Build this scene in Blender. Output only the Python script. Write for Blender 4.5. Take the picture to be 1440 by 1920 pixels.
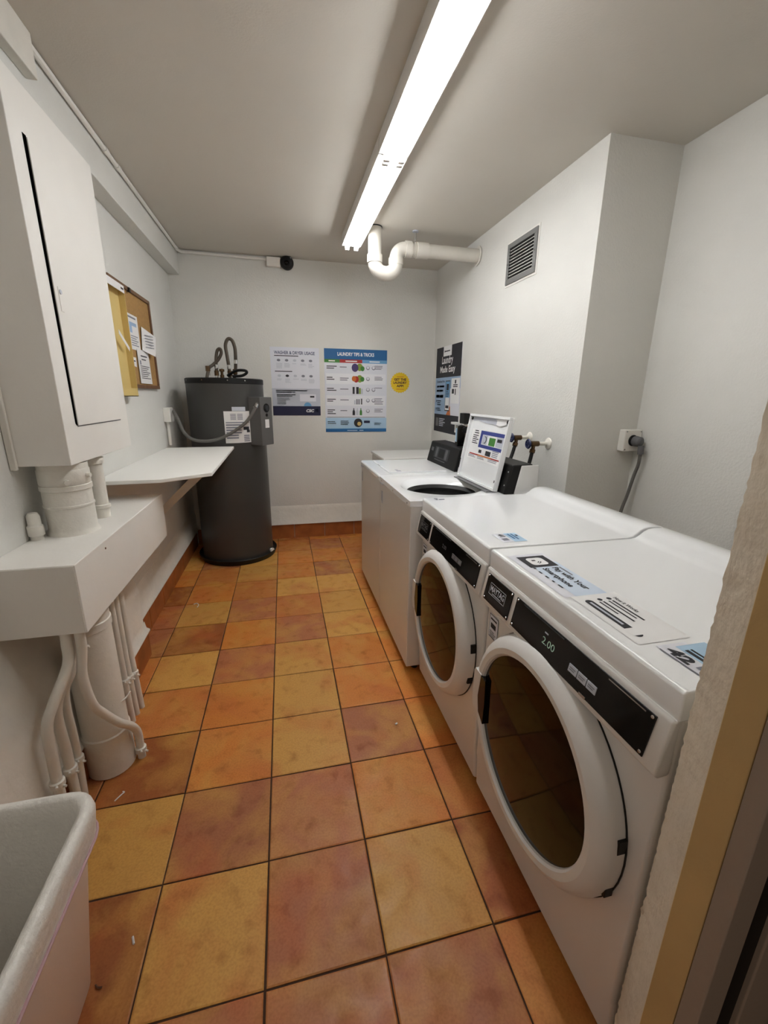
import bpy, bmesh, math, random
from mathutils import Vector, Matrix
random.seed(7)
for o in list(bpy.data.objects): bpy.data.objects.remove(o)
scene = bpy.context.scene
COL = scene.collection

# ------------------------------------------------------------------ camera
YAW, PITCH, ROLL, FPX = 0.2320, 0.2700, 0.0119, 786.94
fw = Vector((math.sin(YAW)*math.cos(PITCH), math.cos(YAW)*math.cos(PITCH), -math.sin(PITCH)))
rt = Vector((math.cos(YAW), -math.sin(YAW), 0)); up = rt.cross(fw)
r2 = math.cos(ROLL)*rt + math.sin(ROLL)*up; u2 = -math.sin(ROLL)*rt + math.cos(ROLL)*up
cam = bpy.data.objects.new('camera', bpy.data.cameras.new('camera')); COL.objects.link(cam)
M = Matrix((r2, u2, -fw)).transposed().to_4x4(); M.translation = (0.724, -1.027, 1.404)
cam.matrix_world = M
cam.data.sensor_fit = 'VERTICAL'; cam.data.sensor_height = 36; cam.data.lens = FPX/1920*36
cam.data.clip_start = 0.02
scene.camera = cam

# ------------------------------------------------------------------ world, exposure
w = bpy.data.worlds.new('world'); scene.world = w; w.use_nodes = True
w.node_tree.nodes['Background'].inputs[0].default_value = (1.0, 0.9, 0.78, 1)
w.node_tree.nodes['Background'].inputs[1].default_value = 0.11
vs = scene.view_settings
vs.view_transform = 'Standard'; vs.look = 'None'; vs.gamma = 1; vs.use_curve_mapping = False
vs.exposure = 1.33
TUBE_POWER = 12.0

# ------------------------------------------------------------------ materials
MATS = {}
def lin(c):
    return tuple(((x/255)/12.92 if x/255 <= .04045 else ((x/255+.055)/1.055)**2.4) for x in c)
def mat(name, col, rough=.5, metal=0., bump=0., bscale=60, var=0., vscale=4, spec=.5, emit=None, coat=0, obcol=False):
    if name in MATS: return MATS[name]
    m = bpy.data.materials.new(name); m.use_nodes = True
    nt = m.node_tree; b = nt.nodes['Principled BSDF']; c = lin(col)
    b.inputs['Base Color'].default_value = (*c, 1)
    b.inputs['Roughness'].default_value = rough; b.inputs['Metallic'].default_value = metal
    b.inputs['Specular IOR Level'].default_value = spec
    if coat: b.inputs['Coat Weight'].default_value = coat; b.inputs['Coat Roughness'].default_value = .06
    if emit:
        b.inputs['Emission Color'].default_value = (*lin(emit[0]), 1); b.inputs['Emission Strength'].default_value = emit[1]
    if bump or var:
        tc = nt.nodes.new('ShaderNodeTexCoord')
        if var:
            n = nt.nodes.new('ShaderNodeTexNoise'); n.inputs['Scale'].default_value = vscale; n.inputs['Detail'].default_value = 5
            nt.links.new(tc.outputs['Object'], n.inputs['Vector'])
            mx = nt.nodes.new('ShaderNodeMix'); mx.data_type = 'RGBA'
            mr = nt.nodes.new('ShaderNodeMapRange'); mr.inputs[1].default_value = .35; mr.inputs[2].default_value = .7
            nt.links.new(n.outputs['Fac'], mr.inputs[0]); nt.links.new(mr.outputs[0], mx.inputs[0])
            mx.inputs[6].default_value = (*c, 1); mx.inputs[7].default_value = (*[x*(1-var) for x in c], 1)
            nt.links.new(mx.outputs[2], b.inputs['Base Color'])
        if bump:
            n2 = nt.nodes.new('ShaderNodeTexNoise'); n2.inputs['Scale'].default_value = bscale; n2.inputs['Detail'].default_value = 3
            nt.links.new(tc.outputs['Object'], n2.inputs['Vector'])
            bp = nt.nodes.new('ShaderNodeBump'); bp.inputs['Strength'].default_value = bump; bp.inputs['Distance'].default_value = .004
            nt.links.new(n2.outputs['Fac'], bp.inputs['Height']); nt.links.new(bp.outputs['Normal'], b.inputs['Normal'])
    MATS[name] = m
    return m
def tile_mat(name):
    m = bpy.data.materials.new(name); m.use_nodes = True; nt = m.node_tree; b = nt.nodes['Principled BSDF']; L = nt.links.new
    oi = nt.nodes.new('ShaderNodeObjectInfo'); geo = nt.nodes.new('ShaderNodeNewGeometry')
    def noise(sc, det, dist=0.):
        n = nt.nodes.new('ShaderNodeTexNoise'); n.inputs['Scale'].default_value = sc; n.inputs['Detail'].default_value = det
        n.inputs['Distortion'].default_value = dist; L(geo.outputs['Position'], n.inputs['Vector']); return n
    def mixc(kind, fac, a, bcol):
        x = nt.nodes.new('ShaderNodeMix'); x.data_type = 'RGBA'; x.blend_type = kind
        if isinstance(fac, float): x.inputs[0].default_value = fac
        else: L(fac, x.inputs[0])
        L(a, x.inputs[6])
        if isinstance(bcol, tuple): x.inputs[7].default_value = (*bcol, 1)
        else: L(bcol, x.inputs[7])
        return x.outputs[2]
    def rng(src, a, c, lo, hi):
        r = nt.nodes.new('ShaderNodeMapRange'); r.inputs[1].default_value = a; r.inputs[2].default_value = c
        r.inputs[3].default_value = lo; r.inputs[4].default_value = hi; L(src, r.inputs[0]); return r.outputs[0]
    big = noise(5.5, 4, .6); med = noise(17, 6, .3); fine = noise(150, 4)
    c = mixc('MIX', rng(big.outputs['Fac'], .42, .68, 0, .62), oi.outputs['Color'], lin((216, 162, 80)))
    c = mixc('MIX', rng(noise(4.1, 3, .4).outputs['Fac'], .5, .72, 0, .6), c, lin((198, 106, 54)))
    c = mixc('MULTIPLY', rng(med.outputs['Fac'], .55, .80, 0, .6), c, lin((186, 160, 142)))
    c = mixc('MULTIPLY', rng(fine.outputs['Fac'], .4, .7, 0, .35), c, lin((200, 180, 160)))
    L(c, b.inputs['Base Color'])
    L(rng(med.outputs['Fac'], .3, .7, .34, .6), b.inputs['Roughness'])
    b.inputs['Specular IOR Level'].default_value = .38
    bp = nt.nodes.new('ShaderNodeBump'); bp.inputs['Strength'].default_value = .35; bp.inputs['Distance'].default_value = .003
    L(med.outputs['Fac'], bp.inputs['Height']); L(bp.outputs['Normal'], b.inputs['Normal'])
    return m
TILE = tile_mat('terracotta_tile')
WALL = mat('wall_paint', (226, 225, 219), .62, bump=.45, bscale=90, var=.05, vscale=2.2, spec=.3)
CEIL = mat('ceiling_paint', (214, 209, 199), .75, bump=.10, bscale=140, var=.04, vscale=1.5, spec=.2)
LUMPY = mat('lumpy_paint', (232, 228, 218), .55, bump=.7, bscale=28, var=.07, vscale=9, spec=.35)
PANELW = mat('panel_paint', (238, 235, 228), .45, bump=.15, bscale=50, var=.03, vscale=5, spec=.4)
GROUT = mat('grout', (74, 48, 30), .9, var=.4, vscale=30)
BASET = mat('base_tile', (176, 104, 54), .5, var=.35, vscale=9, bump=.2, bscale=20, spec=.4)
ENAMEL = mat('white_enamel', (244, 246, 247), .12, spec=.5, coat=.4)
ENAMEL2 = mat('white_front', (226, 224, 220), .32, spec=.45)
PLASTICW = mat('white_plastic', (232, 232, 230), .35)
BLACKG = mat('black_gloss', (6, 6, 6), .10, spec=.35)
BLACKM = mat('black_matte', (12, 12, 12), .5, spec=.35)
CHARC = mat('charcoal_panel', (48, 49, 52), .45, bump=.1, bscale=200)
GLASS_IOR = 1.3
CHARC2 = mat('charcoal_print', (98, 98, 100), .5)
GLASS = mat('smoked_glass', (12, 7, 4), .06, spec=.5)
GLASS.node_tree.nodes['Principled BSDF'].inputs['IOR'].default_value = GLASS_IOR
STEELD = mat('tank_steel', (66, 65, 63), .36, metal=.0, spec=.5, var=.06, vscale=3)
STEELD2 = mat('tank_steel_box', (96, 95, 93), .42, spec=.5)
BRAID = mat('braided_steel', (92, 84, 74), .4, metal=.7, bump=.6, bscale=260)
COPPER = mat('brass', (100, 76, 50), .4, metal=.7, var=.3, vscale=30)
CHROME = mat('chrome', (200, 200, 200), .2, metal=1)
GREYC = mat('grey_flex', (104, 102, 98), .5, bump=.5, bscale=300)
BLUEH = mat('blue_handle', (38, 48, 92), .4)
PVC = mat('pvc', (226, 222, 212), .35, var=.05, vscale=8)
CORK = mat('cork', (178, 138, 84), .9, bump=.5, bscale=220, var=.18, vscale=60)
WOODF = mat('wood_frame', (122, 88, 60), .6, var=.25, vscale=18)
MANILA = mat('manila', (212, 186, 118), .7)
PAPER = mat('paper', (232, 230, 228), .8)
PAPERB = mat('paper_cool', (226, 228, 236), .45)
INK = mat('ink', (40, 40, 46), .7)
INKG = mat('ink_grey', (128, 130, 142), .7)
TRANSP = mat('bin_liner', (236, 232, 224), .35, bump=.8, bscale=70, spec=.5)
BINM = mat('bin_plastic', (232, 214, 202), .5, bump=.1, bscale=90)
PINK = mat('liner_pink', (196, 160, 164), .5)
FRAMEP = mat('frame_ochre_bounce', (198, 166, 112), .6, var=.12, vscale=7, bump=.2)  # orange bounce from the floor tiles is put into this ochre
JAMBP = mat('jamb_plaster', (206, 194, 174), .8, bump=.8, bscale=45, var=.08, vscale=8)
FRAMED = mat('frame_taupe', (150, 134, 120), .6, bump=.2)
DOORM = mat('door_taupe', (92, 80, 70), .7)
VENTM = mat('vent_metal', (128, 128, 126), .45, metal=.3)
LOUV = mat('vent_louvre', (36, 35, 34), .5)
VOID = mat('void', (6, 6, 6), 1, spec=0)
TUBE = mat('lamp_tube', (255, 255, 255), .3, emit=((250, 251, 253), TUBE_POWER))
FIXT = mat('fixture_white', (228, 226, 222), .4)
NAVY = mat('ink_navy', (26, 27, 62), .5)
BLUE = mat('ink_blue', (24, 98, 156), .5)
LBLUE = mat('ink_lightblue', (108, 164, 208), .5)
PBLUE = mat('ink_paleblue', (176, 208, 232), .5)
MBLUE = mat('ink_midblue', (150, 178, 208), .5)
RED = mat('ink_red', (176, 40, 36), .5)
GREEN = mat('ink_green', (66, 132, 54), .5)
LIME = mat('ink_lime', (134, 158, 60), .5)
YELL = mat('ink_yellow', (236, 200, 28), .5)
ORANGE = mat('ink_orange', (206, 110, 40), .5)
BROWN = mat('ink_brown', (96, 60, 40), .6)
PURP = mat('ink_purple', (74, 58, 110), .6)
PALEG = mat('ink_palegrey', (196, 200, 210), .6)
WHITEI = mat('ink_white', (240, 240, 240), .5)
LED = mat('led', (130, 152, 134), .5, emit=((160, 190, 168), .10))

# ------------------------------------------------------------------ mesh helpers
class MB:
    def __init__(s): s.v = []; s.f = []
    def add(s, vs, fs):
        n = len(s.v); s.v += [tuple(p) for p in vs]; s.f += [tuple(i+n for i in f) for f in fs]; return s
    def box(s, x0, x1, y0, y1, z0, z1):
        return s.add([(x0,y0,z0),(x1,y0,z0),(x1,y1,z0),(x0,y1,z0),(x0,y0,z1),(x1,y0,z1),(x1,y1,z1),(x0,y1,z1)],
                     [(0,3,2,1),(4,5,6,7),(0,1,5,4),(1,2,6,5),(2,3,7,6),(3,0,4,7)])
    def obox(s, c, ax, ay, az, hx, hy, hz):      # oriented box: centre, axes, half sizes
        c, ax, ay, az = Vector(c), Vector(ax).normalized(), Vector(ay).normalized(), Vector(az).normalized()
        P = [c+ax*hx*i+ay*hy*j+az*hz*k for k in (-1,1) for (i,j) in ((-1,-1),(1,-1),(1,1),(-1,1))]
        return s.add(P, [(0,3,2,1),(4,5,6,7),(0,1,5,4),(1,2,6,5),(2,3,7,6),(3,0,4,7)])
    def prism(s, prof, axis, a, b):              # closed profile extruded along axis
        n = len(prof)
        def P(p, t): return {'x': (t, p[0], p[1]), 'y': (p[0], t, p[1]), 'z': (p[0], p[1], t)}[axis]
        vs_ = [P(p, a) for p in prof] + [P(p, b) for p in prof]
        fs = [(i, (i+1) % n, n+(i+1) % n, n+i) for i in range(n)] + [tuple(range(n))[::-1], tuple(range(n, 2*n))]
        return s.add(vs_, fs)
    def lathe(s, prof, c, axis=(0,0,1), seg=32, a0=0., a1=2*math.pi):   # prof: (r, h)
        ax = Vector(axis).normalized(); t = Vector((1,0,0)) if abs(ax.x) < .9 else Vector((0,1,0))
        u = (t - ax*t.dot(ax)).normalized(); w_ = ax.cross(u); c = Vector(c)
        full = abs(a1-a0-2*math.pi) < 1e-6; k = seg if full else seg+1
        vs_ = []
        for i in range(k):
            a = a0+(a1-a0)*i/seg; d = u*math.cos(a)+w_*math.sin(a)
            vs_ += [c+d*r+ax*h for r, h in prof]
        n = len(prof); fs = []
        for i in range(seg):
            j = (i+1) % k
            for q in range(n-1): fs.append((i*n+q, j*n+q, j*n+q+1, i*n+q+1))
        return s.add(vs_, fs)
    def cyl(s, c, r, h, axis=(0,0,1), seg=20):
        return s.lathe([(0,0),(r,0),(r,h),(0,h)], c, axis, seg)
    def tube(s, pts, r, seg=10, smooth=0, caps=True):
        P = [Vector(p) for p in pts]
        if smooth:                               # Catmull-Rom
            Q = [P[0]*2-P[1]] + P + [P[-1]*2-P[-2]]; O = []
            for i in range(1, len(Q)-2):
                for k in range(smooth):
                    t = k/smooth; a, b, c, d = Q[i-1:i+3]
                    O.append(.5*((2*b)+(c-a)*t+(2*a-5*b+4*c-d)*t*t+(3*b-a-3*c+d)*t**3))
            P = O+[P[-1]]
        d0 = (P[1]-P[0]).normalized(); t = Vector((0,0,1)) if abs(d0.z) < .9 else Vector((1,0,0))
        u = (t-d0*t.dot(d0)).normalized(); rings = []
        rr = r if callable(r) else (lambda q: r)
        for i, p in enumerate(P):
            d = (P[min(i+1, len(P)-1)]-P[max(i-1, 0)]).normalized()
            u = (u-d*u.dot(d)).normalized(); w_ = d.cross(u)
            rings.append([p+(u*math.cos(a)+w_*math.sin(a))*rr(i/(len(P)-1)) for a in (2*math.pi*k/seg for k in range(seg))])
        vs_ = [v for R_ in rings for v in R_]; fs = []
        for i in range(len(rings)-1):
            for k in range(seg):
                a, b = i*seg+k, i*seg+(k+1) % seg; fs.append((a, b, b+seg, a+seg))
        if caps: fs += [tuple(range(seg))[::-1], tuple(range(len(vs_)-seg, len(vs_)))]
        return s.add(vs_, fs)
    def quad(s, a, b, c, d): return s.add([a,b,c,d], [(0,1,2,3)])
    def build(s, name, m, parent=None, bevel=0., seg=2, smooth=35, org=None):
        root = parent
        while root is not None and root.parent is not None: root = root.parent
        o0 = Vector(root.location) if root is not None else Vector(org or (0,0,0))
        me = bpy.data.meshes.new(name)
        me.from_pydata([tuple(Vector(p)-o0) for p in s.v], [], s.f); me.materials.append(m)
        bm = bmesh.new(); bm.from_mesh(me); bmesh.ops.remove_doubles(bm, verts=bm.verts, dist=1e-6)
        bmesh.ops.recalc_face_normals(bm, faces=bm.faces); bm.to_mesh(me); bm.free()
        if smooth:
            for p in me.polygons: p.use_smooth = True
            me.set_sharp_from_angle(angle=math.radians(smooth))
        ob = bpy.data.objects.new(name, me); COL.objects.link(ob)
        if root is not None: ob.parent = parent
        else: ob.location = o0
        if bevel:
            md = ob.modifiers.new('bevel', 'BEVEL'); md.width = bevel; md.segments = seg; md.limit_method = 'ANGLE'
            md.angle_limit = math.radians(40); md.harden_normals = bool(smooth)
        return ob
def box(*a): return MB().box(*a)
def tag(o, label, cat=None, group=None, kind=None):
    o['label'] = label
    if cat: o['category'] = cat
    if group: o['group'] = group
    if kind: o['kind'] = kind
    return o
def thing(name, loc, label, cat, group=None):
    o = bpy.data.objects.new(name, None); COL.objects.link(o); o.location = loc; o.empty_display_size = .05
    return tag(o, label, cat, group)
def struct(o, label=None):
    o['kind'] = 'structure'
    if label: o['label'] = label
    return o

# flat print laid on a sheet: local x,y in metres from the sheet's lower left corner
class Sheet:
    def __init__(s, org, right, upv, parent):
        s.o, s.r, s.u = Vector(org), Vector(right).normalized(), Vector(upv).normalized(); s.n = s.r.cross(s.u); s.p = parent
    def P(s, x, y, h): return s.o+s.r*x+s.u*y+s.n*h
    def rects(s, name, m, L, h=.0006, parent=None, label=None):
        b = MB(); joined = name in ('fine_print', 'sticker_border', 'logo_frame', 'sticker_print', 'header_print')
        for x0, y0, x1, y1 in L:
            b.quad(s.P(x0,y0,h), s.P(x1,y0,h), s.P(x1,y1,h), s.P(x0,y1,h))
            if not joined: o = b.build(name, m, parent or s.p, smooth=0); b = MB()
        if joined:
            o = b.build(name, m, parent or s.p, smooth=0)
            if len(L) > 1: o['kind'] = 'stuff'
        return o
    def poly(s, name, m, pts, h=.0006, parent=None):
        b = MB(); b.add([s.P(x, y, h) for x, y in pts], [tuple(range(len(pts)))]); return b.build(name, m, parent or s.p, smooth=0)
    def disc(s, name, m, cx, cy, r, h=.0006, n=24, ry=None, parent=None):
        ry = ry or r
        return s.poly(name, m, [(cx+r*math.cos(2*math.pi*i/n), cy+ry*math.sin(2*math.pi*i/n)) for i in range(n)], h, parent)
    def text(s, txt, x, y, wd, ht, m, h=.0009, bold=0., parent=None, name='lettering', shear=0.):
        cu = bpy.data.curves.new('t', 'FONT'); cu.body = txt; cu.size = 1; cu.offset = bold; cu.resolution_u = 3; cu.fill_mode = 'FRONT'; cu.shear = shear
        ob = bpy.data.objects.new('t', cu); COL.objects.link(ob)
        me = bpy.data.meshes.new_from_object(ob.evaluated_get(bpy.context.evaluated_depsgraph_get()))
        bpy.data.objects.remove(ob); bpy.data.curves.remove(cu)
        xs = [v.co.x for v in me.vertices]; ys = [v.co.y for v in me.vertices]
        x0, x1, y0, y1 = min(xs), max(xs), min(ys), max(ys)
        b = MB(); b.add([s.P(x+(v.co.x-x0)/(x1-x0)*wd, y+(v.co.y-y0)/(y1-y0)*ht, h) for v in me.vertices], [tuple(p.vertices) for p in me.polygons])
        bpy.data.meshes.remove(me)
        return b.build(name, m, parent or s.p, smooth=0)
def fine(x0, y0, wd, n, lh, hh=.45, rag=.35):
    return [(x0, y0-i*lh, x0+wd*(1-rag*random.random()), y0-i*lh+lh*hh) for i in range(n)]

# ------------------------------------------------------------------ the room
T = .305; XL, XR, XR2, YB, ZC, YF = -.148, 2.2, 2.6, 3.14, 2.54, -.62
fl = struct(box(-.3, 3.0, -2.4, 3.3, -.12, -.004).build('floor', GROUT, smooth=0), 'terracotta tiled floor with thin dark grout lines')
g = .0042
tb = MB(); c_ = .0035; h_ = T/2-g/2-.0005
lo = [(-h_,-h_,-.012),(h_,-h_,-.012),(h_,h_,-.012),(-h_,h_,-.012)]
mi = [(x, y, -.0018) for x, y, z in lo]; k_ = (h_-c_)/h_
tp = [(x*k_, y*k_, 0) for x, y, z in lo]
tb.add(lo+mi+tp, [(0,1,5,4),(1,2,6,5),(2,3,7,6),(3,0,4,7),(4,5,9,8),(5,6,10,9),(6,7,11,10),(7,4,8,11),(8,9,10,11)])
TILECOL = {'Y': (216,162,82), 'O': (218,136,60), 'R': (180,112,72), 'D': (162,94,48), 'M': (204,128,64)}
ROWS = {-2: 'MRRRM', -1: 'DYRYD', 0: 'YRROM', 1: 'DOYRO', 2: 'MOYOO', 3: 'YRYOO', 4: 'DORYO', 5: 'YRMYO', 6: 'OMYYO', 7: 'MYORO', 8: 'RYOOM', 9: 'MOMRM'}
tile0 = None
for j in range(-7, 11):
    for i in range(-1, 9):
        if tile0 is None:
            t = tb.build('floor_tile', TILE, smooth=0); tile0 = t
        else:
            t = tile0.copy(); COL.objects.link(t)
        t.parent = fl; t.location = ((i+.5)*T + random.uniform(-.0008,.0008), (j+.5)*T + random.uniform(-.0008,.0008), random.uniform(-.0008, .0004))
        t.rotation_euler = (random.uniform(-.002,.002), random.uniform(-.002,.002), random.uniform(-.003,.003))
        row = ROWS.get(j, ''); ch = row[i] if 0 <= i < len(row) else random.choice('YORDMO')
        col = lin(TILECOL[ch]); q = random.uniform(.9, 1.1); t.color = (col[0]*q, col[1]*q, col[2]*q, 1)

struct(box(-.3, 3.0, -.75, 3.3, ZC, ZC+.1).build('ceiling', CEIL, smooth=0), 'off white painted concrete ceiling')
struct(box(-.3, 2.4, YB, YB+.12, -.1, ZC).build('wall_back', WALL, smooth=0), 'off white painted wall behind the water heater and posters')
struct(box(XL-.15, XL, -.75, YB, -.1, ZC).build('wall_left', WALL, smooth=0), 'off white painted wall carrying the cabinet and cork board')
rw = MB().prism([(XR,.93),(XR,3.3),(3.0,3.3),(3.0,-.75),(XR2,-.75),(XR2,.93)], 'z', -.1, ZC)
struct(rw.build('wall_right', WALL, smooth=0), 'off white wall stepping back into a recess beside the machines')
# lower plastered chase along the left wall
struct(MB().prism([(XL-.01,-.1),(-.072,-.1),(-.072,.40),(XL,.70),(XL-.01,.70)], 'y', -.74, 1.25).build('wall_left_chase', LUMPY, bevel=.006), 'thick plastered lower wall behind the floor conduits')
# front wall with the doorway the picture is taken through
NZ = 320; loops_ = []
for k in range(NZ+1):
    z = -.1+(ZC+.1)*k/NZ; e1 = random.gauss(0, .0007); e2 = random.gauss(0, .0007)
    loops_.append([(1.300,-.6195,z),(1.293+e1,-.622+e2,z),(1.2905+e2*.8,-.6265+e1*.6,z),(1.245,-.702,z),(1.245,-.76,z),(3.0,-.76,z),(3.0,-.6195,z)])
wv = [p for L_ in loops_ for p in L_]; nl = 7
wf = MB().add(wv, [(i*nl+q, i*nl+(q+1) % nl, (i+1)*nl+(q+1) % nl, (i+1)*nl+q) for i in range(NZ) for q in range(nl)]+[tuple(range(nl)), tuple(range(NZ*nl, NZ*nl+nl))])
wf2 = wf.build('wall_front', JAMBP, smooth=20); struct(wf2, 'rough plaster wall end at the doorway beside the near machine')
MB().box(-.3, .02, -.76, -.62, -.1, ZC).build('wall_section', WALL, wf2, smooth=0)
MB().box(.02, 1.3, -.76, -.62, 2.1, ZC).build('wall_section', WALL, wf2, smooth=0)
tr = struct(MB().box(1.232, 1.30, -.744, -.7025, 0, 2.1).build('trim_1', FRAMEP, bevel=.002), 'door frame at the right edge of the doorway, orange floor bounce in its ochre colour')
MB().box(1.2322, 1.272, -.770, -.7445, 0, 2.1).build('frame_face', FRAMED, tr, bevel=.002)
MB().box(1.309, 1.42, -.772, -.7605, 0, 2.1).build('door_stop', FRAMED, tr, bevel=.003)
MB().box(1.272, 1.309, -.764, -.7605, 0, 2.1).build('gasket', BLACKM, tr, smooth=0)
d1 = struct(MB().box(1.37, 1.41, -1.63, -.785, .01, 2.08).build('door_1', DOORM, bevel=.003), 'dark taupe door leaf swung open into the hall')
MB().lathe([(0,0),(.012,0),(.012,.04),(.028,.05),(.028,.07),(0,.075)], (1.37,-1.55,1.0), (-1,0,0), 16).build('door_handle', CHROME, d1)
# beam and soffit at the left ceiling edge
struct(box(XL-.01, -.06, -.62, YB, 2.352, ZC).build('trim_2', WALL, bevel=.004), 'long painted beam under the ceiling along the left wall')
struct(box(-.06, -.024, -.62, .945, 2.412, ZC).build('trim_3', LUMPY, bevel=.004), 'short boxed soffit on the beam above the cabinet')
# base: plaster band with a lip above a tile skirting
def band(axis):
    if axis == 'b': return [(YB,.335),(YB-.018,.30),(YB-.024,.16),(YB-.03,.152),(YB-.03,.146),(YB,.146)]
b_ = MB(); n0 = [(YB+.01,.335),(YB,.335),(YB-.016,.295),(YB-.02,.165),(YB-.03,.155),(YB-.03,.146),(YB+.01,.146)]
b_.prism([(p[0], p[1]) for p in n0], 'x', XL, XR)
bb = struct(b_.build('baseboard_back', LUMPY, smooth=60), 'plaster band and terracotta skirting tiles along the back wall')
for k in range(8):
    x0 = XL+.01+k*T; MB().box(x0, min(x0+T-.004, XR), YB-.014, YB, -.004, .146).build('skirting_tile', BASET, bb, bevel=.003)
b_ = MB(); n1 = [(XL-.01,.335),(XL,.335),(XL+.012,.295),(XL+.014,.165),(XL+.024,.155),(XL+.024,.146),(XL-.01,.146)]
b_.prism(n1, 'y', 1.25, YB-.03)
bl = struct(b_.build('baseboard_left', LUMPY, smooth=60), 'plaster band and terracotta skirting tiles along the left wall')
for k in range(6):
    y0 = 1.252+k*T; MB().box(XL, XL+.012, y0, min(y0+T-.004, YB-.014), -.004, .146).build('skirting_tile', BASET, bl, bevel=.003)
b_ = MB(); n2 = [(-.08,.20),(-.072,.20),(-.066,.165),(-.05,.155),(-.05,.146),(-.08,.146)]
b_.prism(n2, 'y', -.6, 1.262)
for k in range(6):
    y0 = 1.258-(k+1)*T; MB().box(-.072, -.058, y0+.004, y0+T, -.004, .146).build('skirting_tile', BASET, bl, bevel=.003)
b_.build('lip', LUMPY, bl, smooth=60)
b_ = MB().box(XR-.012, XR, 2.2, YB, -.004, .146)
struct(b_.build('baseboard_right', BASET, bevel=.003), 'terracotta skirting at the foot of the right wall')

# ------------------------------------------------------------------ ceiling lights
def fixture(y0, y1, label):
    t = thing('fluorescent_light', (1.272, (y0+y1)/2, ZC), label, 'ceiling light', 'twin tube ceiling lights')
    pr = [(1.206,ZC),(1.204,2.466),(1.207,2.466),(1.222,2.488),(1.326,2.488),(1.341,2.466),(1.344,2.466),(1.342,ZC)]  # side lips added to hold the tubes' glare off the ceiling
    MB().prism(pr, 'y', y0, y1).build('channel', FIXT, t, bevel=.001)
    for y in (y0, y1-.004): MB().prism([(1.206,ZC),(1.204,2.466),(1.344,2.466),(1.342,ZC)], 'y', y, y+.004).build('end_plate', FIXT, t, smooth=0)
    for x in (1.240, 1.308):
        MB().lathe([(0,.0),(.0155,.0),(.0155,y1-y0-.06),(0,y1-y0-.06)], (x, y0+.03, 2.454), (0,1,0), 14).build('lamp_tube', TUBE, t)
        for y in (y0+.004, y1-.026):
            MB().box(x-.015, x+.015, y+.004, y+.024, 2.434, 2.489).build('lamp_holder', FIXT, t, bevel=.003)
    return t
fixture(1.203, 2.455, 'twin tube fluorescent ceiling light at the far end of the row, beside the drain pipe')
fixture(-.055, 1.197, 'twin tube fluorescent ceiling light nearer the doorway, running out of the top of the picture')

# raceway and camera on the back wall
t = thing('wire_conduit', (-.045, 2.0, 2.51), 'thin white conduit along the beam and the top of the back wall', 'conduit')
MB().tube([(-.046,.95,2.524),(-.046,3.09,2.524),(-.03,3.118,2.522),(0,3.122,2.52),(.655,3.122,2.515)], .011, 8).build('pipe_run', PANELW, t)
for y in (1.62, 1.78, 3.05): MB().tube([(-.046,y-.02,2.524),(-.046,y+.02,2.524)], .0145, 8).build('coupling', PANELW, t)
t = thing('security_camera', (.8, YB, 2.50), 'black round camera beside a white junction box high on the back wall', 'camera')
MB().box(.648, .762, YB-.045, YB, 2.458, 2.532).build('junction_box', PANELW, t, bevel=.004)
hs = MB().lathe([(0,0),(.05,0),(.056,.02),(.056,.05),(.048,.066),(.030,.072),(.028,.06),(0,.058)], (.822, YB, 2.500), (-.15,-1,-.15), 24).build('housing', BLACKM, t)
MB().lathe([(0,.012),(.012,.008),(.018,0)], (.812, YB-.062, 2.491), (-.15,-1,-.15), 16).build('lens', BLACKG, hs)
MB().box(.838, .852, YB-.072, YB-.066, 2.515, 2.53).build('sensor', PALEG, hs)

# ------------------------------------------------------------------ drain pipe
DY = 2.253
t = thing('drain_pipe', (1.9, DY, 2.42), 'white PVC drain pipe with a curved trap between ceiling and right wall', 'pipe')
r = .047
MB().cyl((1.41, DY, 2.33), r, .22, seg=24).build('vertical_pipe', PVC, t)
MB().cyl((1.41, DY, 2.315), r+.007, .05, seg=24).build('coupling', PVC, t)
arc = [(1.4875-.0775*math.cos(a), DY, 2.318-.068*math.sin(a)) for a in (math.pi*k/14 for k in range(15))]
MB().tube(arc, r+.002, 24).build('trap_bend', PVC, t)
MB().cyl((1.565, DY, 2.31), r+.006, .045, seg=24).build('coupling', PVC, t)
arc = [(1.565+.066*(1-math.cos(a)), DY, 2.352+.066*math.sin(a)) for a in (math.pi/2*k/8 for k in range(9))]
MB().tube(arc, r, 24).build('elbow', PVC, t)
MB().cyl((1.63, DY, 2.418), r+.007, .045, (1,0,0), 24).build('coupling', PVC, t)
MB().cyl((1.675, DY, 2.418), r-.001, .53, (1,0,0), 24).build('horizontal_pipe', PVC, t)
cp = MB().cyl((1.715, DY, 2.418), r+.006, .085, (1,0,0), 24).build('coupling', PVC, t)
for x in (1.676, 1.686, 1.696): MB().cyl((x, DY, 2.418), r+.003, .005, (1,0,0), 24).build('thread_ring', PVC, t)
MB().lathe([(r,0),(r+.018,.0),(r+.018,.006),(r,.008)], (2.19, DY, 2.418), (1,0,0), 24).build('wall_collar', LUMPY, t)
MB().lathe([(.036,0),(.0515,.0),(.0515,.006),(.036,.006)], (1.41, DY, 2.533), (0,0,1), 24).build('ceiling_collar', CHARC, t)
t = thing('pipe_hanger', (1.705, DY, 2.54), 'short metal hanger stub in the ceiling above the drain pipe', 'hanger')
MB().cyl((1.705, DY, 2.473), .007, .066, seg=10).build('rod', CHROME, t); MB().cyl((1.705, DY, 2.532), .022, .008, seg=14).build('plate', PALEG, t)

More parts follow.
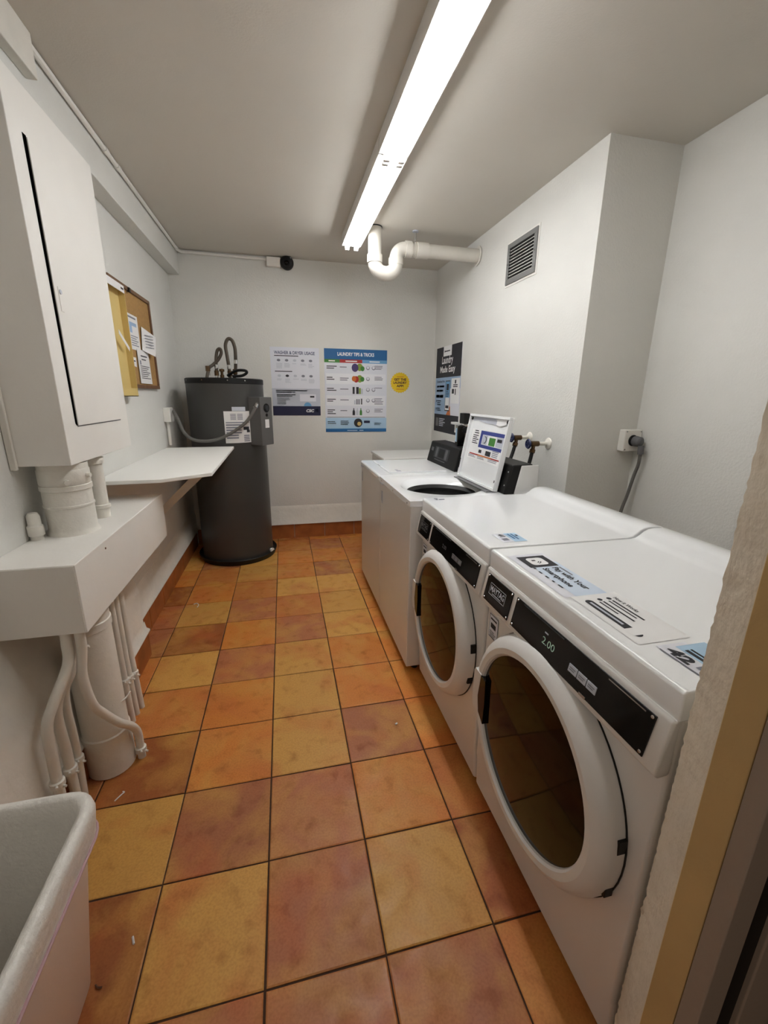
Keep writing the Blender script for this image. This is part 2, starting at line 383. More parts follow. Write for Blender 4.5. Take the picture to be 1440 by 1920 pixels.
# ------------------------------------------------------------------ vent grille
t = thing('wall_vent', (XR, 1.612, 2.11), 'grey metal louvred vent grille high on the right wall', 'vent')
y0, y1, z0, z1 = 1.442, 1.782, 2.112, 2.350; fwid = .030; xf = XR-.012
for a in ((y0,y1,z0,z0+fwid),(y0,y1,z1-fwid,z1),(y0,y0+fwid,z0+fwid,z1-fwid),(y1-fwid,y1,z0+fwid,z1-fwid)):
    MB().box(xf, XR, *a).build('frame_bar', VENTM, t, bevel=.002)
MB().box(XR-.002, XR, y0+fwid, y1-fwid, z0+fwid, z1-fwid).build('backing', VOID, t, smooth=0)
MB().box(XR-.004, XR, y0-.012, y1+.012, z0-.012, z1+.012).build('sealant_edge', PANELW, t, smooth=0)
for k in range(10):
    z = z0+fwid+.009+k*(z1-z0-2*fwid-.014)/9
    MB().obox((XR-.008, (y0+y1)/2, z), (.8,0,-.6), (0,1,0), (.6,0,.8), .007, (y1-y0)/2-fwid, .0011).build('louvre', LOUV, t, smooth=0)
for y in (y0+.015, y1-.015): MB().cyl((xf+.001, y, (z0+z1)/2), .005, .004, (-1,0,0), 10).build('screw', CHROME, t)

# ------------------------------------------------------------------ posters on the back wall
def poster(name, org, right, upv, wd, ht, m, label, cat='poster', th=.0025):
    n = Vector(right).cross(Vector(upv)); c = Vector(org)+Vector(right)*wd/2
    t = thing(name, tuple(c), label, cat)
    o = MB().obox(Vector(org)+Vector(right)*wd/2+Vector(upv)*ht/2+n*th/2, right, upv, n, wd/2, ht/2, th/2).build('sheet', m, t, smooth=0)
    return t, Sheet(Vector(org)+n*th, right, upv, t)
t, S = poster('usage_poster', (.632, YB, 1.215), (1,0,0), (0,0,1), .44, .605, PAPERB, 'white and navy washer and dryer usage poster beside the water heater')
S.rects('print_block', NAVY, [(0,0,.44,.086)]); S.rects('print_block', PALEG, [(0,.086,.44,.245)])
S.text('WASHER & DRYER USAGE', .035, .543, .365, .029, mat('ink_slate', (84, 90, 122), .6), bold=.025)
S.rects('fine_print', INK, [(.035,.527,.25,.534),(.035,.392,.19,.399)])
S.text('CSC', .305, .030, .075, .028, WHITEI, bold=.05, shear=.2); S.disc('logo_ring', MBLUE, .405, .046, .016); S.disc('logo_ring', NAVY, .402, .044, .009, h=.0008)
for yy in (.47, .335):
    for k in range(5):
        x = .05+k*.072
        S.disc('pictogram', [INKG, INKG, PALEG, INKG, INKG][k] if yy > .4 else [PALEG, INK, PALEG, INKG, INKG][k], x+.022, yy+.022, .016, n=10, ry=.011)
        S.rects('fine_print', PALEG, fine(x, yy-.008, .055, (5,4,1,2,4)[k] if yy > .4 else (2,4,1,2,4)[k], .010))
S.rects('fine_print', MBLUE, [(.035,.222,.32,.231),(.035,.207,.21,.216)]); S.rects('fine_print', INK, [(.04,.185,.21,.193),(.04,.172,.18,.180)])
S.rects('fine_print', INKG, fine(.04, .155, .12, 5, .013)); S.rects('print_block', PAPERB, [(.25,.13,.40,.195)], h=.0008); S.rects('print_block', INK, [(.345,.165,.385,.18)], h=.0011)
S.poly('print_seal', LBLUE, [(.32+.035*math.cos(a), .0865+.035*math.sin(a)) for a in (math.pi*k/12 for k in range(13))], h=.0009)

t, S = poster('tips_poster', (1.118, YB, 1.058), (1,0,0), (0,0,1), .602, .765, PAPERB, 'laundry tips poster with blue header and rows of product pictures')
S.rects('print_block', BLUE, [(0,.672,.602,.765)]); S.rects('print_block', GREEN, [(0,.642,.145,.672)]); S.rects('print_block', RED, [(.145,.642,.36,.672)]); S.rects('print_block', LBLUE, [(.36,.642,.602,.672),(0,.03,.602,.034)])
S.text('LAUNDRY TIPS & TRICKS', .125, .703, .35, .032, WHITEI, bold=.03)
S.rects('header_print', WHITEI, [(.04,.652,.10,.662),(.20,.652,.31,.662),(.43,.652,.53,.662)], h=.0009)
S.rects('print_block', PBLUE, [(0,.034,.602,.135)]); S.rects('print_block', BLUE, [(0,0,.602,.03)]); S.rects('rule', INKG, [(.015,.139,.59,.144)])
S.text('TIPS', .30, .009, .04, .010, PBLUE) if 0 else S.rects('fine_print', PBLUE, [(.21,.010,.31,.018),(.33,.010,.37,.018)], h=.0009)
rows = [.555, .455, .355, .255, .155]
for k, yy in enumerate(rows):
    if k % 2 == 1: S.rects('row_tint', mat('ink_rowtint', (236, 237, 242), .5), [(.01,yy-.005,.59,yy+.09)], h=.0004)
    S.rects('fine_print', INK, fine(.02, yy+.05, .10, (2,2,2,2,3)[k], .017, rag=.5)); S.rects('fine_print', INKG, fine(.145, yy+.045, .09, (1,2,1,1,1)[k], .017, rag=.3))
    S.rects('fine_print', INKG, fine(.48, yy+.06, .09, (3,3,1,5,3)[k], .013, rag=.3))
    for q in range(2 if k in (0,2,3) else 1): S.disc('pictogram', INKG, .415+q*.055, yy+.045, .018, n=12, h=.0007); S.disc('pictogram', PAPERB, .415+q*.055, yy+.048, .013, n=12, h=.0009)
for cx, cy, r, m in ((.29,.60,.033,PURP),(.335,.605,.030,LIME),(.362,.593,.02,GREEN),(.28,.50,.022,ORANGE),(.30,.495,.026,RED),(.335,.50,.03,LIME),(.36,.497,.02,GREEN)):
    S.disc('product_picture', m, cx, cy, r, n=14, h=.0007+random.random()*.0004, ry=r*1.15)
S.rects('product_picture', INK, [(.265,.36,.285,.425),(.30,.36,.325,.425)], h=.0008); S.rects('product_picture', LIME, [(.327,.36,.345,.415)], h=.0008); S.rects('product_picture', PALEG, [(.348,.36,.365,.41)], h=.0008)
for k, x in enumerate((.28,.30,.32,.345)): S.rects('product_picture', (PALEG, INKG, INKG, CHARC2)[k], [(x,.262,x+.014,.262+(.04,.05,.05,.055)[k])], h=.0008)
for k, x in enumerate((.275,.31,.345)): S.poly('product_picture', (INK, PALEG, GREEN)[k], [(x-.012,.16),(x+.012,.16),(x+.012,.195),(x+.004,.215),(x+.004,.228),(x-.004,.228),(x-.004,.215),(x-.012,.195)], h=.0008)
S.disc('product_picture', INK, .318, .087, .042, h=.0008); S.disc('product_picture', MANILA, .328, .078, .02, h=.0010, n=10); S.rects('print_block', NAVY, [(.375,.085,.435,.108)], h=.0008)
S.rects('fine_print', INK, fine(.02,.095,.09,2,.016)); S.rects('fine_print', INK, fine(.145,.10,.10,3,.016)); S.rects('fine_print', BLUE, fine(.48,.08,.08,2,.014))

t = thing('app_badge', (1.855, YB, 1.43), 'round yellow scalloped laundry app badge on the back wall', 'sticker')
S = Sheet((1.855, YB-.0005, 1.53), (1,0,0), (0,0,1), t)
ns = 48
S.poly('badge_sheet', YELL, [((.099 if i % 2 else .090)*math.cos(2*math.pi*i/ns), (.099 if i % 2 else .090)*math.sin(2*math.pi*i/ns)) for i in range(ns)], h=.001)
S.text('GET THE', -.062, .018, .124, .024, BROWN, h=.0016, bold=.05); S.text('LAUNDRY', -.068, -.012, .136, .024, BROWN, h=.0016, bold=.05); S.text('APP!', -.036, -.043, .072, .024, BROWN, h=.0016, bold=.05)
S.rects('fine_print', ORANGE, [(-.035,.052,.035,.058),(-.04,-.064,.04,-.058)], h=.0016)

# ------------------------------------------------------------------ right wall poster
t, S = poster('laundry_poster', (XR, 3.06, 1.075), (0,-1,0), (0,0,1), .61, .77, PAPERB, 'black and blue laundry made easy poster at the far end of the right wall')
S.rects('print_block', INK, [(0,.50,.61,.77),(0,0,.61,.165)]); S.rects('print_block', MBLUE, [(0,.165,.37,.50),(.37,.40,.61,.50)])
S.rects('print_block', WHITEI, [(.18,.685,.38,.772)], h=.0009); S.rects('fine_print', INK, [(.225,.722,.34,.731)], h=.0012); S.disc('logo', INK, .215, .727, .010, h=.0012, n=12)
S.text('Laundry', .15, .60, .27, .085, WHITEI, bold=.02); S.text('Made Easy', .11, .525, .37, .075, WHITEI, bold=.02)
S.text('Download the', .04, .455, .20, .022, NAVY, bold=.02); S.rects('fine_print', NAVY, [(.04,.412,.10,.430),(.11,.412,.235,.430),(.04,.373,.10,.391),(.11,.373,.21,.391)])
S.rects('store_button', INK, [(.03,.318,.12,.345),(.125,.318,.22,.345)]); S.rects('fine_print', NAVY, fine(.065,.285,.13,3,.018)+fine(.065,.215,.12,2,.018)); S.disc('bullet', NAVY, .045, .288, .01, n=10); S.disc('bullet', NAVY, .045, .216, .01, n=10)
S.rects('phone_picture', CHARC, [(.27,.20,.385,.47)], h=.0010); S.rects('phone_screen', LBLUE, [(.278,.32,.377,.462)], h=.0013); S.rects('phone_screen', WHITEI, [(.278,.21,.377,.32)], h=.0013)
S.rects('phone_screen', INK, [(.30,.385,.355,.44),(.29,.225,.365,.25)], h=.0016); S.rects('fine_print', NAVY, fine(.29,.37,.075,4,.014), h=.0016)
S.poly('hand_picture', ORANGE, [(.31,.165),(.42,.165),(.40,.25),(.345,.20)], h=.0009)
S.rects('print_block', WHITEI, [(.41,.27,.60,.485)], h=.0010); S.rects('fine_print', INK, [(.455,.425,.555,.433),(.455,.41,.555,.418),(.49,.44,.52,.47),(.43,.355,.48,.395),(.50,.345,.52,.395)], h=.0013)
S.rects('print_block', CHARC2, [(.05,.05,.12,.13)], h=.0009); S.rects('fine_print', PALEG, fine(.14,.12,.16,5,.016), h=.0009)

# ------------------------------------------------------------------ water heater
HX, HY, HR = .268, 2.79, .300
t = thing('water_heater', (HX, HY, 0), 'tall dark grey cylindrical water heater in the back left corner', 'water heater')
MB().lathe([(0,.03),(HR,.03),(HR,1.49),(0,1.49)], (HX,HY,0), seg=64).build('tank', STEELD, t)
MB().lathe([(0,1.523),(HR-.004,1.523),(HR+.003,1.518),(HR+.003,1.483),(HR,1.48)], (HX,HY,0), seg=64).build('top_cap', BLACKM, t)
MB().lathe([(0,.0),(.318,.0),(.336,.045),(.332,.05),(.312,.032),(0,.03)], (HX,HY,0), seg=64).build('drain_pan', BLACKM, t)
for a in (-1.05, -.45, .18, .62): MB().cyl((HX+(HR+.002)*math.sin(a), HY-(HR+.002)*math.cos(a), 1.505), .005, .004, (math.sin(a),-math.cos(a),0), 8).build('screw', CHROME, t)
def tank_patch(name, m, a0, a1, z0, z1, rr, parent=t, n=10):
    b = MB(); P = []
    for k in range(n+1):
        a = math.radians(a0+(a1-a0)*k/n); P += [(HX+rr*math.sin(a), HY-rr*math.cos(a), z0), (HX+rr*math.sin(a), HY-rr*math.cos(a), z1)]
    b.add(P, [(2*k, 2*k+2, 2*k+3, 2*k+1) for k in range(n)]); return b.build(name, m, parent, smooth=30)
lab = tank_patch('label', PAPER, 1, 40, 1.03, 1.275, HR+.0012); tank_patch('label', PALEG, 13, 33, 1.277, 1.308, HR+.0012)
tank_patch('label_print', INKG, 3, 38, 1.185, 1.193, HR+.0018, lab)
for k in range(6): tank_patch('label_print', INKG, 3, 25 if k < 4 else 20, 1.165-k*.02, 1.176-k*.02, HR+.0018, lab, 6)
for k in range(5): tank_patch('label_print', INKG, 10, 18, 1.21+k*.01, 1.215+k*.01, HR+.0018, lab, 4); tank_patch('label_print', INKG, 20, 28, 1.21+k*.01, 1.215+k*.01, HR+.0018, lab, 4)
tank_patch('label_print', INK, 28, 37, 1.13, 1.155, HR+.0018, lab, 4); tank_patch('label_print', INK, 33, 38, 1.11, 1.13, HR+.0018, lab, 4)
for k in range(4): tank_patch('label_print', INKG, 28, 37, 1.04+k*.014, 1.048+k*.014, HR+.0018, lab, 4)
n = Vector((.80,-.60,0)); tg = Vector((.60,.80,0)); bc = Vector((HX,HY,0))+n*.335
bx = MB().obox(bc+Vector((0,0,1.195)), n, tg, (0,0,1), .07, .072, .188).build('thermostat_box', STEELD2, t, bevel=.004)
fc = bc+n*.0705
MB().lathe([(0,.006),(.018,.006),(.020,0)], fc+Vector((0,0,1.30)), n, 20).build('dial', CHARC, bx)
MB().lathe([(.024,.003),(.034,.003),(.034,0)], fc+Vector((0,0,1.30)), n, 24).build('dial_ring', BLACKM, bx)
MB().lathe([(0,.003),(.012,.003),(.012,0)], fc+Vector((0,0,1.245)), n, 16).build('reset_button', BLACKM, bx)
MB().obox(fc+n*.0008+Vector((0,0,1.178)), n, tg, (0,0,1), .0008, .024, .033).build('label', PAPER, bx, smooth=0)
MB().tube([(.150,2.66,1.52),(.166,2.70,1.596),(.194,2.74,1.627),(.234,2.75,1.666),(.262,2.75,1.715),(.258,2.75,1.749),(.236,2.75,1.738),(.222,2.75,1.684),(.216,2.75,1.61),(.215,2.75,1.52)], .0125, 10, 5).build('hot_hose', BRAID, t)
MB().tube([(.316,2.75,1.52),(.313,2.75,1.612),(.305,2.75,1.705),(.300,2.75,1.778),(.322,2.75,1.825),(.352,2.75,1.818),(.369,2.75,1.768),(.371,2.75,1.707),(.365,2.76,1.632),(.352,2.77,1.52)], .0135, 10, 5).build('cold_hose', BRAID, t)
for x, y, z in ((.215,2.75,1.545),(.316,2.75,1.545),(.356,2.767,1.56),(.160,2.69,1.575)):
    MB().cyl((x,y,z), .018, .04, seg=8).build('hose_nut', COPPER, t); MB().cyl((x,y,z-.03), .013, .03, seg=10).build('nipple', CHROME, t)
MB().cyl((.367,2.755,1.64), .016, .03, seg=10).build('hose_ferrule', CHROME, t); MB().cyl((.217,2.75,1.60), .0155, .03, seg=10).build('hose_ferrule', CHROME, t); MB().cyl((.3135,2.75,1.60), .016, .03, seg=10).build('hose_ferrule', CHROME, t)
rv = MB().lathe([(0,0),(.016,0),(.016,.03),(.011,.035),(.011,.055),(.02,.058),(.02,.075),(0,.08)], (.257,2.74,1.52), seg=12).build('relief_valve', COPPER, t)
MB().box(.235,.27,2.73,2.75,1.60,1.605).build('valve_lever', CHROME, rv)
MB().tube([(.30,2.72,1.545),(.357,2.70,1.579),(.401,2.69,1.589),(.446,2.69,1.585),(.450,2.69,1.568),(.41,2.69,1.546),(.34,2.69,1.54)], .011, 8, 5).build('black_hose', BLACKM, t)
MB().tube([(-.0835,2.515,1.272),(-.070,2.475,1.258),(-.050,2.46,1.22),(-.017,2.455,1.122),(.041,2.455,1.066),(.128,2.45,1.053),(.226,2.448,1.068),(.328,2.445,1.116),(.432,2.447,1.189),(.490,2.452,1.262),(.52,2.475,1.320),(.53,2.52,1.335)], .0125, 10, 5).build('power_conduit', GREYC, t)
MB().cyl((.513,2.462,1.305), .017, .03, (.35,.5,.8), 10).build('conduit_fitting', CHROME, t)
dv = MB().cyl((.525,2.70,.05), .012, .05, (.75,-.6,0), 10).build('drain_valve', PLASTICW, t)
MB().lathe([(0,0),(.02,0),(.022,.014),(0,.018)], (.558,2.672,.05), (.75,-.6,0), 12).build('valve_knob', PLASTICW, dv)
t = thing('outlet_box', (XL, 2.50, 1.19), 'small white electrical box on the left wall feeding the water heater conduit', 'outlet box')
MB().box(XL, XL+.05, 2.46, 2.56, 1.195, 1.30).build('box', PANELW, t, bevel=.005)
MB().tube([(XL+.014,2.51,1.195),(XL+.014,2.51,1.02)], .012, 8).build('conduit_drop', PANELW, t)

# ------------------------------------------------------------------ folding shelf
t = thing('folding_shelf', (XL, 1.7, .99), 'white wall shelf with a clipped corner in front of the water heater', 'shelf')
SZ = 1.008
MB().prism([(XL,1.12),(.137,1.135),(.345,1.285),(.332,2.47),(.26,2.472),(XL,2.44)], 'z', SZ-.019, SZ).build('shelf_top', mat('shelf_laminate', (246, 245, 240), .55), t, bevel=.003)
MB().prism([(XL,.62),(XL+.035,.60),(.27,.955),(.27,.989),(.23,.989)], 'y', 1.78, 1.805).build('bracket', LUMPY, t, bevel=.002)
MB().box(XL, .26, 1.78, 1.805, .964, .989).build('bracket_arm', LUMPY, t, bevel=.002)
MB().box(XL, XL+.022, 1.3, 2.4, .955, .989).build('wall_cleat', LUMPY, t, bevel=.002)

# ------------------------------------------------------------------ cabinet, trough, pipes
CX0, CX1, CY0, CY1, CZ0, CZ1 = XL+.0015, .025, .567, 1.164, 1.166, 2.272
t = thing('electrical_cabinet', (XL, .86, CZ0), 'tall white metal electrical cabinet on the left wall', 'cabinet')
MB().box(CX0, CX1, CY0, CY1, CZ0, CZ1).build('body', PANELW, t, bevel=.003)
dr = MB().box(CX1-.001, CX1+.004, .662, 1.070, 1.292, 2.128).build('door', PANELW, t, bevel=.0015)
MB().prism([(.648,1.300),(.6565,1.292),(.661,1.292),(.661,2.13),(.642,2.13)], 'x', CX1-.002, CX1+.0012).build('door_gap', VOID, t, smooth=0)
MB().box(CX1-.002, CX1+.001, .661, 1.071, 1.288, 1.2925).build('door_gap', CHARC2, t, smooth=0)
MB().box(CX1-.002, CX1+.001, 1.0695, 1.073, 1.29, 2.13).build('door_gap', CHARC2, t, smooth=0)
lt = MB().box(CX1+.003, CX1+.006, .683, .703, 1.66, 1.735).build('latch', PANELW, dr, bevel=.001)
MB().cyl((CX1+.005, .693, 1.72), .007, .004, (1,0,0), 12).build('lock', PALEG, lt)
MB().box(CX0, CX0+.02, CY0-.012, CY0, CZ0-.01, CZ1).build('caulk_edge', LUMPY, t, bevel=.003)

t = thing('pipe_trough', (0, .78, .685), 'white boxed metal trough on the left wall below the cabinet', 'trough')
MB().box(XL, .101, .300, 1.256, .687, .912).build('body', PANELW, t, bevel=.003)
MB().box(.02, .1005, .2975, .301, .69, .909).build('end_panel', PANELW, t, bevel=.001) if 0 else None
MB().box(XL, .098, .298, .3005, .69, .909).build('end_panel', PANELW, t, smooth=0)
MB().cyl((.1005,.52,.885), .004, .002, (1,0,0), 8).build('screw_hole', BROWN, t)

t = thing('riser_duct', (-.048, .668, .912), 'thick white painted round duct between cabinet and trough', 'duct')
MB().lathe([(.083,0),(.078,.012),(.075,.02),(.075,.254)], (-.048,.668,.911), seg=32).build('pipe', LUMPY, t)
MB().lathe([(.075,0),(.079,.002),(.079,.018),(.075,.02)], (-.048,.668,1.07), seg=32).build('collar', LUMPY, t)
MB().lathe([(.075,0),(.0775,.004),(.0775,.05),(.075,.055)], (-.048,.668,1.09), seg=32).build('sleeve', LUMPY, t)
MB().lathe([(.075,0),(.078,.002),(.078,.008),(.075,.01)], (-.048,.668,1.01), seg=32).build('collar', LUMPY, t)
MB().cyl((-.015,.602,1.105), .009, .02, (.5,-.87,0), 8).build('bolt', LUMPY, t); MB().cyl((.024,.655,1.12), .008, .018, (1,-.1,0), 8).build('bolt', LUMPY, t)
t = thing('riser_pipe', (-.018, .84, .912), 'slimmer white painted pipe behind the round duct under the cabinet', 'pipe')
MB().cyl((-.022,.85,.911), .030, .256, seg=20).build('pipe', LUMPY, t)
MB().lathe([(.03,0),(.037,.003),(.037,.025),(.03,.028)], (-.022,.85,1.13), seg=20).build('coupling', LUMPY, t)
MB().lathe([(.03,0),(.036,.003),(.036,.015),(.03,.018)], (-.022,.85,.95), seg=20).build('coupling', LUMPY, t)
t = thing('pipe_stub', (-.122, .615, .912), 'short white capped pipe stub left of the round duct', 'pipe')
MB().lathe([(0,0),(.019,0),(.019,.085),(.014,.095),(0,.097)], (-.1255,.582,.911), seg=14).build('pipe', LUMPY, t); MB().lathe([(.019,0),(.024,.003),(.024,.035),(.019,.04)], (-.1255,.582,.925), seg=14).build('coupling', LUMPY, t)

t = thing('floor_duct', (.003, .50, 0), 'thick white painted round duct from the trough down to the floor', 'duct')
PC = (.003,.503,0)
MB().cyl(PC, .0765, .688, seg=32).build('pipe', LUMPY, t)
MB().lathe([(.0765,0),(.081,.004),(.081,.17),(.0765,.175)], PC, seg=32).build('sleeve', LUMPY, t)
MB().lathe([(.0765,0),(.080,.003),(.080,.03),(.0765,.033)], (PC[0],PC[1],.60), seg=32).build('collar', LUMPY, t)
MB().cyl((.03,.43,.565), .008, .014, (.35,-.9,0), 10).build('bolt', LUMPY, t)
MB().tube([(.06,.455,.30),(.082,.50,.285),(.10,.525,.30)], .0035, 6, 4).build('wire_tie', LUMPY, t)

def conduit(pts, r, label, sm=6, clamps=()):
    t = thing('conduit', (pts[-1][0], pts[-1][1], 0), label, 'conduit', 'painted conduits under the trough')
    MB().tube(pts, r, 12, sm).build('pipe', LUMPY, t)
    for (x, y, z) in clamps:
        MB().lathe([(r,0),(r+.006,.003),(r+.006,.022),(r,.025)], (x,y,z), seg=12).build('connector', LUMPY, t)
        MB().cyl((x+.006,y-r-.001,z+.018), .004, .014, (.4,-.9,0), 6).build('screw', LUMPY, t); MB().cyl((x+r,y-.006,z+.006), .004, .014, (.9,-.3,0), 6).build('screw', LUMPY, t)
    return t
conduit([(.03,.322,.69),(.03,.318,.65),(.026,.308,.58),(-.005,.26,.49),(-.026,.236,.42),(-.034,.238,.30),(-.036,.237,.20),(-.036,.235,0)], .0155, 'white painted conduit bending back to the wall, nearest the waste bin', clamps=[(-.036,.237,.19)])
conduit([(.028,.357,.69),(.026,.353,.62),(.0,.325,.52),(-.03,.302,.42),(-.038,.318,.25),(-.04,.320,.16),(-.04,.318,0)], .0155, 'white painted conduit, middle one of the three bent against the wall', clamps=[(-.04,.3205,.16)])
conduit([(.03,.391,.69),(.028,.388,.62),(.004,.365,.52),(-.03,.362,.43),(-.039,.375,.25),(-.04,.374,.16),(-.04,.362,0)], .013, 'white painted conduit bent against the wall, right beside the thick floor duct', clamps=[(-.04,.374,.15)])
conduit([(.070,.318,.69),(.064,.326,.62),(.050,.326,.52),(.052,.345,.40),(.060,.385,.325),(.085,.43,.24),(.101,.478,.18),(.105,.51,.12),(.104,.515,.05),(.104,.515,0)], .0145, 'white painted conduit curling across the front of the thick floor duct', clamps=[(.104,.515,.025)])
conduit([(.004,.722,.69),(.004,.722,.3),(.006,.728,0)], .0125, 'straight white conduit just behind the thick floor duct', 0, [(.0045,.7235,.20)])
conduit([(.006,.768,.69),(.006,.768,.3),(.010,.774,0)], .0115, 'straight white conduit in the middle of the vertical three', 0, [(.0065,.7695,.185)])
conduit([(.010,.812,.69),(.010,.812,.3),(.018,.816,0)], .0115, 'straight white conduit farthest from the camera in the vertical three', 0, [(.011,.8125,.175)])

# ------------------------------------------------------------------ cork board and papers
t = thing('cork_board', (XL, 2.03, 1.43), 'wood framed cork notice board on the left wall', 'notice board')
y0, y1, z0, z1, xb = 1.655, 2.385, 1.432, 2.003, XL+.022; fr = .022
MB().box(XL, XL+.012, y0+.01, y1-.01, z0+.01, z1-.01).build('cork', CORK, t, smooth=0)
for a in ((y0,y1,z0,z0+fr),(y0,y1,z1-fr,z1),(y0,y0+fr,z0+fr,z1-fr),(y1-fr,y1,z0+fr,z1-fr)): MB().box(XL, xb, *a).build('frame_bar', WOODF, t, bevel=.002)
MB().box(xb-.004, xb+.01, 1.95, 1.975, z1-.03, z1-.005).build('clip', BLACKM, t, bevel=.002)
XC = XL+.013
def paper(name, pts, label, h=.0, thick=.0012, cat='paper', m=PAPER, lines=None, curl=0.):
    cy = sum(p[0] for p in pts)/len(pts); zl = min(p[1] for p in pts)
    t = thing(name, (XC+h, cy, zl), label, cat)
    nn = len(pts); P = [(XC+h+(curl if i in (1,2) else 0), y, z) for i, (y, z) in enumerate(pts)]
    b = MB(); b.add(P+[(x+thick, y, z) for x, y, z in P], [tuple(range(nn))]+[tuple(range(nn,2*nn))]+[(i,(i+1)%nn,nn+(i+1)%nn,nn+i) for i in range(nn)])
    b.build('sheet', m, t, smooth=0)
    if lines:
        for nm, mm, L in lines:
            b = MB()
            for a, c, d, e in L:
                x = lambda y: XC+h+thick+.0008+(curl*(y-pts[0][0])/(pts[1][0]-pts[0][0]) if curl else 0)
                b.quad((x(a),a,c),(x(d),d,c),(x(d),d,e),(x(a),a,e))
            q = b.build(nm, mm, t, smooth=0)
            if len(L) > 1: q['kind'] = 'stuff'
    return t
paper('notice', [(1.885,1.655),(2.07,1.655),(2.075,1.855),(1.89,1.855)], 'printed notice with a blue picture, upper sheet on the cork board', .002, lines=[('print_block', MBLUE, [(1.91,1.75,1.95,1.81),(1.95,1.79,2.04,1.81)]), ('fine_print', INKG, [(1.91,1.73-k*.013,2.04-.03*(k%2),1.735-k*.013) for k in range(5)]+[(1.90,1.832,2.04,1.842)])])
paper('notice', [(2.09,1.665),(2.26,1.64),(2.32,1.77),(2.13,1.81)], 'loose handwritten note curling off the right side of the cork board', .006, curl=.03, lines=[('fine_print', INKG, [(2.14,1.76-k*.018,2.25,1.764-k*.018) for k in range(5)])])
paper('notice', [(1.985,1.462),(2.225,1.462),(2.215,1.665),(1.985,1.665)], 'printed letter, lowest sheet on the cork board', .004, lines=[('fine_print', INK, [(2.04,1.625,2.17,1.632),(2.05,1.605,2.14,1.611)]+[(2.01,1.565-k*.012,2.20-.03*(k%3),1.569-k*.012) for k in range(7)]), ('print_block', INKG, [(2.01,1.575,2.035,1.60)])])
paper('note', [(1.885,1.56),(1.945,1.555),(1.95,1.61),(1.89,1.61)], 'torn scrap note below the manila holder on the cork board', .003, lines=[('fine_print', INK, [(1.90,1.585,1.93,1.592)])])
t = thing('file_holder', (XC, 1.78, 1.36), 'tall open manila cardboard holder fixed over the cork board', 'file holder')
hy0, hy1, hz0, hz1 = 1.470, 1.765, 1.385, 1.945; hd = .034; XC = XL+.0228
MB().box(XC, XC+.003, hy0, hy1, hz0, hz1).build('back_panel', MANILA, t, smooth=0)
MB().box(XC, XC+hd, hy0, hy0+.004, hz0, hz1).build('side_panel', MANILA, t, smooth=0); MB().box(XC, XC+hd, hy1-.004, hy1, hz0, hz1).build('side_panel', MANILA, t, smooth=0)
MB().box(XC, XC+hd, hy0, hy1, hz0, hz0+.004).build('bottom_panel', MANILA, t, smooth=0); MB().box(XC, XC+hd, hy0, hy1, hz1-.004, hz1).build('top_panel', MANILA, t, smooth=0)
MB().box(XC+hd-.003, XC+hd, hy0, hy1, hz0, 1.43).build('front_lip', MANILA, t, smooth=0)
MB().box(XC, XC+.02, hy0+.02, hy0+.10, 1.36, 1.385).build('foot_tab', MANILA, t, smooth=0)
paper('tag', [(1.48,1.925),(1.755,1.925),(1.755,1.962),(1.48,1.962)], 'white label strip across the top of the manila holder', .036, lines=[('fine_print', INK, [(1.70,1.938,1.74,1.948)])])
paper('slip', [(1.575,1.700),(1.71,1.625),(1.715,1.645),(1.58,1.722)], 'small white slip sticking out of the manila holder', .036)

# ------------------------------------------------------------------ waste bin
t = thing('waste_bin', (.07, -.36, 0), 'pale rectangular waste bin with a clear liner folded over its rim', 'waste bin')
def rrect(x0, x1, y0, y1, r, z, n=6):
    P = []
    for cx, cy, a in ((x1-r,y1-r,0),(x0+r,y1-r,90),(x0+r,y0+r,180),(x1-r,y0+r,270)):
        for k in range(n+1):
            q = math.radians(a+90*k/n); P.append((cx+r*math.cos(q), cy+r*math.sin(q), z))
    return P
def loft(loops, close_last=False, close_first=False):
    b = MB(); n = len(loops[0]); V = [p for L in loops for p in L]; F = []
    for i in range(len(loops)-1):
        for k in range(n): F.append((i*n+k, i*n+(k+1)%n, (i+1)*n+(k+1)%n, (i+1)*n+k))
    if close_last: F.append(tuple(range((len(loops)-1)*n, len(loops)*n)))
    if close_first: F.append(tuple(range(n))[::-1])
    return b.add(V, F)
bx0, bx1, by0, by1 = -.062, .252, -.62, -.108
def L(z, d, r=.06): return rrect(bx0+d, bx1-d, by0+d, by1-d, r, z)
loft([L(0,.062,.05), L(.012,.056,.05), L(.44,.012,.055), L(.49,.006,.058)], close_first=True).build('body', BINM, t, smooth=50)
loft([L(.405,.0,.062), L(.44,-.003,.062), L(.478,-.008,.066), L(.492,-.006,.066), L(.500,.002,.062), L(.501,.010,.058), L(.493,.020,.05), L(.46,.026,.048), L(.25,.045,.045), L(.06,.066,.04)], close_last=True).build('liner', TRANSP, t, smooth=60)
MB().tube([(p[0], p[1], p[2]+.004*math.sin(k*.9)) for k, p in enumerate(L(.418,-.003,.062))]+[L(.418,-.003,.062)[0]], .0035, 6).build('drawstring', PINK, t)

